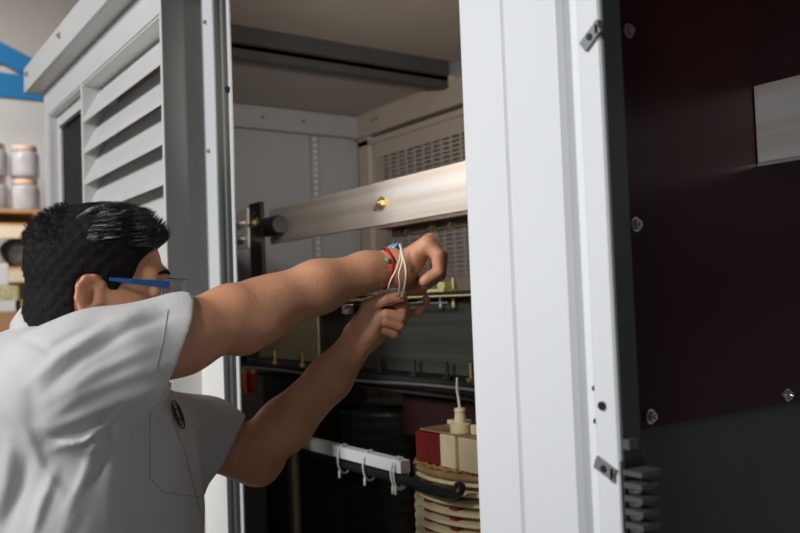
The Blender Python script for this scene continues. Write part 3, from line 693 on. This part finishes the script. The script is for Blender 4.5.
for i in rng.choice(top, 6000):
    p = cs[i]; y, z = p[1], p[2]; nrm = np.array([p[0], y*.9, z-.046]); nrm /= np.linalg.norm(nrm)
    cl = math.sin(p[0]*160+7*math.sin(y*55))*.25
    if y > .055: d0 = np.array([cl, .8, .35]); d1 = np.array([cl*1.4, .40, .9]); L = rng.uniform(.010, .022)
    elif y < -.035: d0 = nrm*.7+np.array([cl, -.35, .35]); d1 = np.array([cl, -.65, .55]); L = rng.uniform(.007, .015)
    else: d0 = np.array([cl, .95, .08])+nrm*.22; d1 = np.array([cl*.8, 1, -.12])+nrm*.25; L = rng.uniform(.018, .034)
    strand(HO+HM@(p*HS)-HM@nrm*.003, HM@d0, HM@(d1+rng.normal(0, .09, 3)), L, rng.uniform(.0005, .0011))
npmesh('hair_strands', np.array(hv), np.array(hfc), HAIR, hair)
hv = []; hfc = []
for i in rng.choice(side, 3600):
    p = cs[i]; nrm = np.array([p[0], p[1]*.8, (p[2]-.03)*.5]); nrm /= np.linalg.norm(nrm)
    strand(HO+HM@(p*HS)-HM@nrm*.001, HM@(nrm*.5+np.array([0, -.25, -.8])), HM@(nrm*.35+np.array([0, -.25, -1])+rng.normal(0, .15, 3)), rng.uniform(.003, .006), .00032)
npmesh('side_hair', np.array(hv), np.array(hfc), HAIRS, hair)

# shirt -----------------------------------------------------------
CLOTH = .0034
SF = Field(np.array([min(S_[0], LS[0])-.30, chest[1]-.30, 1.0]), np.array([S_[0]+.24, LE[1]+.10, 1.64]), CLOTH)
pxg = None
SF.ell(q(58, 462, 1.19), (.165, .165, .17), k=.03)
SF.cap(q(100, 455, 1.215), q(115, 640, 1.225), .120, .130, k=.06)
SF.cap(q(92, 445, 1.075), q(62, 545, 1.045), .045, .055, k=.06)
SF.cap(q(62, 545, 1.045), q(45, 640, 1.04), .055, .065, k=.05)
SF.cap(q(30, 450, 1.17), q(30, 640, 1.17), .135, .140, k=.06)
SF.cap(q(130, 470, 1.30), q(150, 640, 1.30), .090, .100, k=.06)
SF.cap(q(50, 386, 1.14), q(70, 380, 1.09), .080, .074, k=.05)                # shoulder top
SF.cap(q(30, 380, 1.20), q(62, 362, 1.20), .070, .050, k=.05)                # yoke to collar
SF.cap(q(60, 385, 1.20), LS, .068, .062, k=.06)
SF.cap(q(70, 390, 1.07), q(120, 368, 1.10), .074, .068, k=.05)              # right sleeve
SF.cap(q(150, 432, 1.36), q(200, 438, 1.39), .064, .060, k=.05)             # left sleeve
# cuts at cuffs
def sleeve(caps, p, nrm, k):
    nrm = np.array(nrm)/np.linalg.norm(nrm)
    def fn(x, y, z):
        D = None
        for a, b, ra, rb in caps:
            ab = b-a; L = ab@ab; t = np.clip(((x-a[0])*ab[0]+(y-a[1])*ab[1]+(z-a[2])*ab[2])/L, 0, 1)
            d = np.sqrt((x-a[0]-t*ab[0])**2+(y-a[1]-t*ab[1])**2+(z-a[2]-t*ab[2])**2)-(ra+(rb-ra)*t)
            if D is None: D = d
            else: h = np.maximum(.03-np.abs(D-d), 0)/.03; D = np.minimum(D, d)-h*h*.0075
        return np.maximum(D, (x-p[0])*nrm[0]+(y-p[1])*nrm[1]+(z-p[2])*nrm[2])
    P_ = np.array([c for cp in caps for c in cp[:2]]); SF.blend(fn, P_.min(0)-.07, P_.max(0)+.07, k)
c1 = q(155, 346, 1.13); ax1 = E_-S_; ax1 = ax1/np.linalg.norm(ax1)
sleeve([(q(95, 378, 1.08), q(120, 366, 1.10), .068, .066), (q(120, 366, 1.10), q(176, 343, 1.14), .066, .059), (q(176, 343, 1.14), q(215, 326, 1.19), .059, .059), (q(115, 385, 1.09), q(190, 350, 1.14), .050, .046)], c1, ax1-.85*Zv, .035)
c2 = q(226, 448, 1.395); ax2 = q(252, 455, 1.40)-q(200, 440, 1.39); ax2 = ax2/np.linalg.norm(ax2)
sleeve([(q(160, 434, 1.37), q(200, 438, 1.39), .062, .059), (q(200, 438, 1.39), q(258, 457, 1.402), .059, .056), (q(195, 460, 1.41), q(240, 472, 1.41), .044, .040)], c2, ax2-.25*Zv, .03)
SF.cap(q(148, 352, 1.11), q(215, 324, 1.19), .0525, .0535, k=0, op='s')
SF.cap(q(212, 444, 1.393), q(262, 458, 1.402), .0510, .0510, k=0, op='s')
# folds: gathered cloth, each fold runs along a polyline in the cloth
sl, g = SF.sub(SF.lo, SF.lo+SF.h*SF.n)
X, Y, Z = g[0]-EYE[0], g[1]-EYE[1], g[2]-EYE[2]
dep = X*cF[0]+Y*cF[1]+Z*cF[2]; fx = 400+FPX*(X*cR[0]+Y*cR[1]+Z*cR[2])/dep; fy = 266.5-FPX*(X*cU[0]+Y*cU[1]+Z*cU[2])/dep
def fold(pts, amp, w, taper=True):
    best = np.full(fx.shape, 1e9, np.float32); tt = np.zeros(fx.shape, np.float32); n = len(pts)-1
    for i in range(n):
        (ax, ay), (bx, by) = pts[i], pts[i+1]; ex, ey = bx-ax, by-ay
        t = np.clip(((fx-ax)*ex+(fy-ay)*ey)/(ex*ex+ey*ey), 0, 1); d = (fx-ax-ex*t)**2+(fy-ay-ey*t)**2
        m = d < best; best = np.where(m, d, best); tt = np.where(m, (i+t)/n, tt)
    A = amp*(np.sin(PI*np.clip(tt, .03, .97))**.6 if taper else 1)
    SF.a[sl] -= (A*np.exp(-best/(w*w))*(dep < 1.45)).astype(np.float32)
FO = [([(38, 432), (75, 420), (120, 400), (165, 388)], .005, 7), ([(45, 441), (90, 430), (140, 408)], -.0045, 5),
      ([(42, 440), (80, 445), (105, 425), (135, 402)], .004, 4), ([(50, 450), (85, 440), (120, 412)], .004, 4), ([(60, 447), (88, 452), (108, 437)], .0035, 4),
      ([(90, 428), (95, 445), (88, 470), (60, 533)], .006, 6), ([(105, 425), (110, 450), (85, 500), (72, 540)], -.005, 7),
      ([(28, 385), (60, 355), (110, 322), (150, 308)], .005, 6), ([(40, 395), (80, 360), (130, 330), (180, 312)], -.004, 5), ([(50, 402), (100, 370), (160, 345)], .004, 6),
      ([(40, 425), (80, 395), (140, 372), (175, 362)], .004, 7), ([(25, 340), (50, 350), (80, 335), (120, 318)], -.004, 5),
      ([(30, 450), (22, 490), (5, 533)], -.004, 7), ([(55, 470), (40, 505), (30, 540)], .006, 6), ([(10, 440), (5, 480), (-10, 530)], .006, 8), ([(0, 400), (25, 430), (40, 470), (70, 500)], .004, 7),
      ([(120, 420), (110, 460), (105, 533)], .004, 8), ([(130, 425), (135, 470), (120, 540)], -.004, 8), ([(142, 500), (140, 540)], .005, 6),
      ([(185, 430), (198, 470), (212, 540)], .004, 5), ([(178, 425), (190, 480), (200, 540)], -.003, 5), ([(205, 415), (195, 440), (200, 470)], .004, 5), ([(222, 425), (215, 455)], -.003, 5),
      ([(0, 350), (30, 385), (38, 430)], -.003, 8), ([(95, 480), (70, 533)], .004, 5)]
for pts, a_, w_ in FO: fold(pts, a_, w_)
SF.a[sl] -= .0022*np.sin(g[0]*38+g[2]*25+2*np.sin(g[1]*21)).astype(np.float32)*np.sin(g[1]*33-g[2]*17).astype(np.float32)
SV, SQ = SF.mesh()
shirt = npmesh('shirt', SV, SQ, SHIRT, person)
bvh = BVHTree.FromPolygons([Vector(v) for v in SV], [tuple(int(i) for i in f) for f in SQ])
def on_shirt(px_, py_, off=.0008):
    d = Vector(cF+(px_-400)/FPX*cR-(py_-266.5)/FPX*cU).normalized(); loc, n, i, t = bvh.ray_cast(Vector(EYE), d)
    if loc is None: return None
    return np.array(loc)-np.array(d)*off
def stitch(path, name, r=.0007, m=SEAM):
    pts = []
    for i in range(len(path)-1):
        (ax, ay), (bx, by) = path[i], path[i+1]; n = max(2, int(math.hypot(bx-ax, by-ay)/5))
        for k in range(n): pts.append(on_shirt(ax+(bx-ax)*k/n, ay+(by-ay)*k/n, .0006))
    pts = [p for p in pts if p is not None]
    if len(pts) > 2: kid(MB().tube(pts, r, 6).build(name, m, smooth=True), shirt)
stitch([(150, 408), (150, 478), (163, 492), (205, 498)], 'pocket_seam')
stitch([(172, 420), (186, 455), (196, 495), (207, 535)], 'front_seam', .0009)
stitch([(168, 310), (163, 340), (155, 376)], 'cuff_seam', .0005)
bc = on_shirt(177, 415, .002)
if bc is not None:
    loc, n, i, t = bvh.find_nearest(Vector(bc)); n = np.array(n); n /= np.linalg.norm(n); ta = np.cross(Zv, n); ta /= np.linalg.norm(ta); tb = np.cross(n, ta)
    ta, tb = ta*.8+tb*-.45, tb*.9+ta*.35
    b = MB()
    for rr in (.023, .017, .0105): b.tube([np.array(loc)+n*.0030+(ta*math.cos(a)*rr*.62+tb*math.sin(a)*rr) for a in [2*PI*t/20 for t in range(21)]], .0010, 6)
    kid(b.build('embroidered_badge', PATCH, smooth=True), shirt)['label'] = 'dark embroidered oval badge'
# collar
cc = q(58, 346, 1.195); cz = hp(0, -.02, -.04)-cc; cz /= np.linalg.norm(cz); cx_ = np.cross(cz, HX); cx_ /= np.linalg.norm(cx_); cy_ = np.cross(cz, cx_)
vs = []; fs = []; n = 48; pr2 = [(.068, -.012), (.071, .010), (.068, .026), (.064, .028), (.062, .012), (.060, -.012)]
for k in range(n):
    a = 2*PI*k/n
    for (rr, hh) in pr2: vs.append(cc+(cx_*math.cos(a)*1.05+cy_*math.sin(a))*rr*(1+.02*math.sin(3*a))+cz*hh*(1+.1*math.cos(2*a)))
for k in range(n):
    for j in range(6): fs.append((k*6+j, k*6+(j+1) % 6, ((k+1) % n)*6+(j+1) % 6, ((k+1) % n)*6+j))
kid(MB().add(vs, fs).build('collar', SHIRT, smooth=True), shirt)

# trousers and shoes stand on the floor below the frame
hipc = q(75, 640, 1.18); hipc[2] = .98
TF = Field(hipc-np.array([.4, .4, 1.0]), hipc+np.array([.4, .4, .16]), .009)
TF.ell(hipc, (.17, .15, .14), k=.05)
for sx, fy_ in ((1, .02), (-1, .12)):
    hj = hipc+HX*.09*sx+np.array([0, 0, -.04]); kn = hj+np.array([0, 0, -.42])+HY*fy_; an = np.array([kn[0], kn[1], .11])-HY*.02
    TF.cap(hj, kn, .095, .070, k=.04); TF.cap(kn, an, .068, .052, k=.03)
    sh_ = MB(); t0 = an-HY*.07; t1 = an+HY*.19
    sh_.tube([np.array([t0[0], t0[1], .045]), np.array([an[0], an[1], .055]), np.array([t1[0]-HY[0]*.06, t1[1]-HY[1]*.06, .043]), np.array([t1[0], t1[1], .036])], [.036, .045, .042, .028], 16)
    sh_.build('shoe', SHOE, person, smooth=True)
TV, TQ = TF.mesh(); npmesh('trousers', TV, TQ, JEANS, person)

# safety glasses ----------------------------------------------------
gl = thing('safety_glasses', tuple(HO), 'clear wraparound safety glasses with blue temples worn by the man', 'glasses')
for sx in (1, -1):
    w_ = [hp(sx*.0775, .022, .026), hp(sx*.079, .05, .024), hp(sx*.074, .085, .022), hp(sx*.070, .100, .021)]
    b = MB(); vs = []; hh = [.0028, .0045, .006, .0075]
    for p, h_ in zip(w_, hh):
        for dx, dz in ((-.0013, -h_), (.0013, -h_), (.0013, h_*.6), (-.0013, h_*.6)): vs.append(p+HX*dx+HZ*dz)
    fs = [(0, 3, 2, 1), (12, 13, 14, 15)]+[(i*4+k, i*4+(k+1) % 4, i*4+4+(k+1) % 4, i*4+4+k) for i in range(3) for k in range(4)]
    t_ = b.add(vs, fs).build('temple', BLUE, gl, label='blue temple arm', bevel=.0006)
    mk = MB().tube([hp(sx*.0795, .060, .0245), hp(sx*.0785, .070, .0240)], .0013, 6).build('temple_mark', WPLAST); kid(mk, t_); mk.matrix_parent_inverse = Matrix.Translation(gl.location).inverted()
vs = []; fs = []; NA = 28; NH = 6
for th_ in (0, .0012):
    for i in range(NA+1):
        a = -.98+1.96*i/NA; yy = .048+(.075-th_)*math.cos(a)*1.0; xx = (.078-th_)*math.sin(a)
        for j in range(NH+1):
            z = .028-(.044-.012*math.exp(-(a/.13)**2)-.010*(abs(a)/.98)**3)*j/NH; vs.append(hp(xx, yy+.0+.004*(z-.01)/.02, z))
n1 = (NA+1)*(NH+1)
for i in range(NA):
    for j in range(NH):
        a = i*(NH+1)+j; fs += [(a, a+NH+1, a+NH+2, a+1), (n1+a, n1+a+1, n1+a+NH+2, n1+a+NH+1)]
for i in range(NA):
    a = i*(NH+1); fs.append((a, n1+a, n1+a+NH+1, a+NH+1)); a += NH; fs.append((a, a+NH+1, n1+a+NH+1, n1+a))
for a in (0, NA*(NH+1)):
    for j in range(NH): f_ = (a+j, a+j+1, n1+a+j+1, n1+a+j); fs.append(f_ if a == 0 else f_[::-1])
MB().add(vs, fs).build('lens', LENS, gl, smooth=True, label='clear curved lens')
b = MB().tube([hp(.0785*math.sin(a), .049+.0755*math.cos(a)+.004, .029) for a in [-.95+1.9*i/20 for i in range(21)]], .0009, 6); b.build('brow_bar', BLUE, gl, smooth=True)

# things on and in the hands ----------------------------------------
axw = (w0-q(366, 272, 1.35)); axw /= np.linalg.norm(axw)
def band(px_, py_, d, r, rt, m, name, lab, tilt=.0, seg=None, beads=None):
    c = q(px_, py_, d); u_ = np.cross(axw, Zv); u_ /= np.linalg.norm(u_); v_ = np.cross(u_, axw)
    t = tag(MB().tube([c+(u_*math.cos(a)+v_*math.sin(a))*r+axw*(tilt*math.sin(a)+.0012*math.sin(5*a)) for a in [2*PI*k/40 for k in range(41)]], rt, 8).build(name, m, smooth=True), lab, 'bracelet', None)
    return t, c, u_, v_
band(384, 268.5, 1.366, .0315, .0034, BEADR, 'bracelet', 'red woven cord bracelet furthest up the right wrist', .006)
band(388, 267.5, 1.369, .0305, .0028, RUBBER, 'bracelet', 'black cord bracelet beside the red one', -.004)
bb, bc_, bu, bv = band(395.5, 266, 1.375, .0292, .0030, RUBBER, 'bracelet', 'black bracelet with light blue tab nearest the hand', .004)
for a, m, s_ in ((1.9, BEADB, .006), (1.3, BEADB, .005), (2.4, WPLAST, .004)):
    p = bc_+(bu*math.cos(a)+bv*math.sin(a))*.032
    o = MB().tube([p-axw*s_*1.3-bv*.003, p+axw*s_*1.6+bv*.006], [s_*.55, s_*.45], 8).build('tab', m, smooth=True); kid(o, bb)
gb = tag(MB().tube([q(386, 258, 1.335), q(389, 262, 1.334)], .003, 8).build('green_bead', BEADG, smooth=True), 'small green bead on the red bracelet', 'bead')
wl = (('thickest of the off-white wires, held upright between both hands', [(400, 244, 1.33), (403, 256, 1.325), (406, 270, 1.322), (405, 284, 1.332), (402, 297, 1.352)], .0022),
      ('thin off-white wire curling left off the wrist', [(401, 246, 1.332), (400, 258, 1.326), (396, 270, 1.322), (391, 280, 1.322), (388, 289, 1.335)], .0015),
      ('thin off-white wire looping beside the thick one', [(402, 246, 1.331), (402, 262, 1.323), (399, 274, 1.320), (400, 285, 1.330), (398, 296, 1.350)], .0016))
for lab, p, r in wl: tag(MB().tube(smooth_path([q(*a) for a in p], 6), r, 8).build('wire', WIREM, smooth=True), lab, 'wire')
tl_ = thing('hand_tool', tuple(q(360, 308, 1.385)), 'slim hand tool with silver end and black grip held in the left fist', 'tool')
MB().tube([q(342, 309.5, 1.372), q(345, 309.5, 1.372), q(353, 309, 1.373)], [.0065, .0085, .0085], 16).build('end_cap', SILVER, tl_, smooth=True, label='silver end cap')
MB().tube([q(353, 309, 1.373), q(366, 308.5, 1.377), q(385, 307, 1.386)], [.0080, .0092, .0085], 16).build('grip', RUBBER, tl_, smooth=True)
MB().tube([q(385, 307, 1.386), q(423, 303, 1.41)], .0032, 12).build('shaft', SILVER, tl_, smooth=True, label='silver shaft')
#ENDPERSON
# ------------------------------------------------------------------ lights
def area(name, loc, target, size, power, col=(1, 1, 1), sy=None):
    l = bpy.data.lights.new(name, 'AREA'); l.shape = 'RECTANGLE'; l.size = size; l.size_y = sy or size; l.energy = power; l.color = col
    o = bpy.data.objects.new(name, l); COL.objects.link(o); o.location = loc
    o.rotation_euler = (Vector(target)-Vector(loc)).to_track_quat('-Z', 'Y').to_euler(); return o
area('window_light', (-1.5, -3.0, 3.2), (-1.2, .7, 1.6), 1.1, 124, (.97, .985, 1), 1.1)
j_ = area('hands_fill', (.15, -2.2, 3.1), (-1.12, .80, 1.50), .35, .85, (1, .98, .96)); j_.data.spread = math.radians(24)  # unseen narrow fill added to brighten the hands
k_ = area('side_fill', (1.0, -2.2, 2.3), (-.25, 1.1, 1.78), .6, 1.3, (.97, .98, 1)); k_.data.spread = math.radians(40)  # unseen fill added to brighten the bus bar at the right
h = area('hall_lamp', (-4.6, -1.2, 4.6), (-6.8, 1.2, 2.2), 1.5, 55, (1, .97, .94)); h.data.spread = math.radians(75)
b_ = area('bay_fill', (-.885, .80, 1.99), (-2.5, 1.66, 2.05), .12, 4.6, (1, .89, .79), .12); b_.data.spread = math.radians(76)  # unseen fill added inside the bay, hidden by the post
w = bpy.data.worlds.new('world'); sc.world = w; w.use_nodes = True
w.node_tree.nodes['Background'].inputs[0].default_value = (.9, .95, 1, 1); w.node_tree.nodes['Background'].inputs[1].default_value = .075
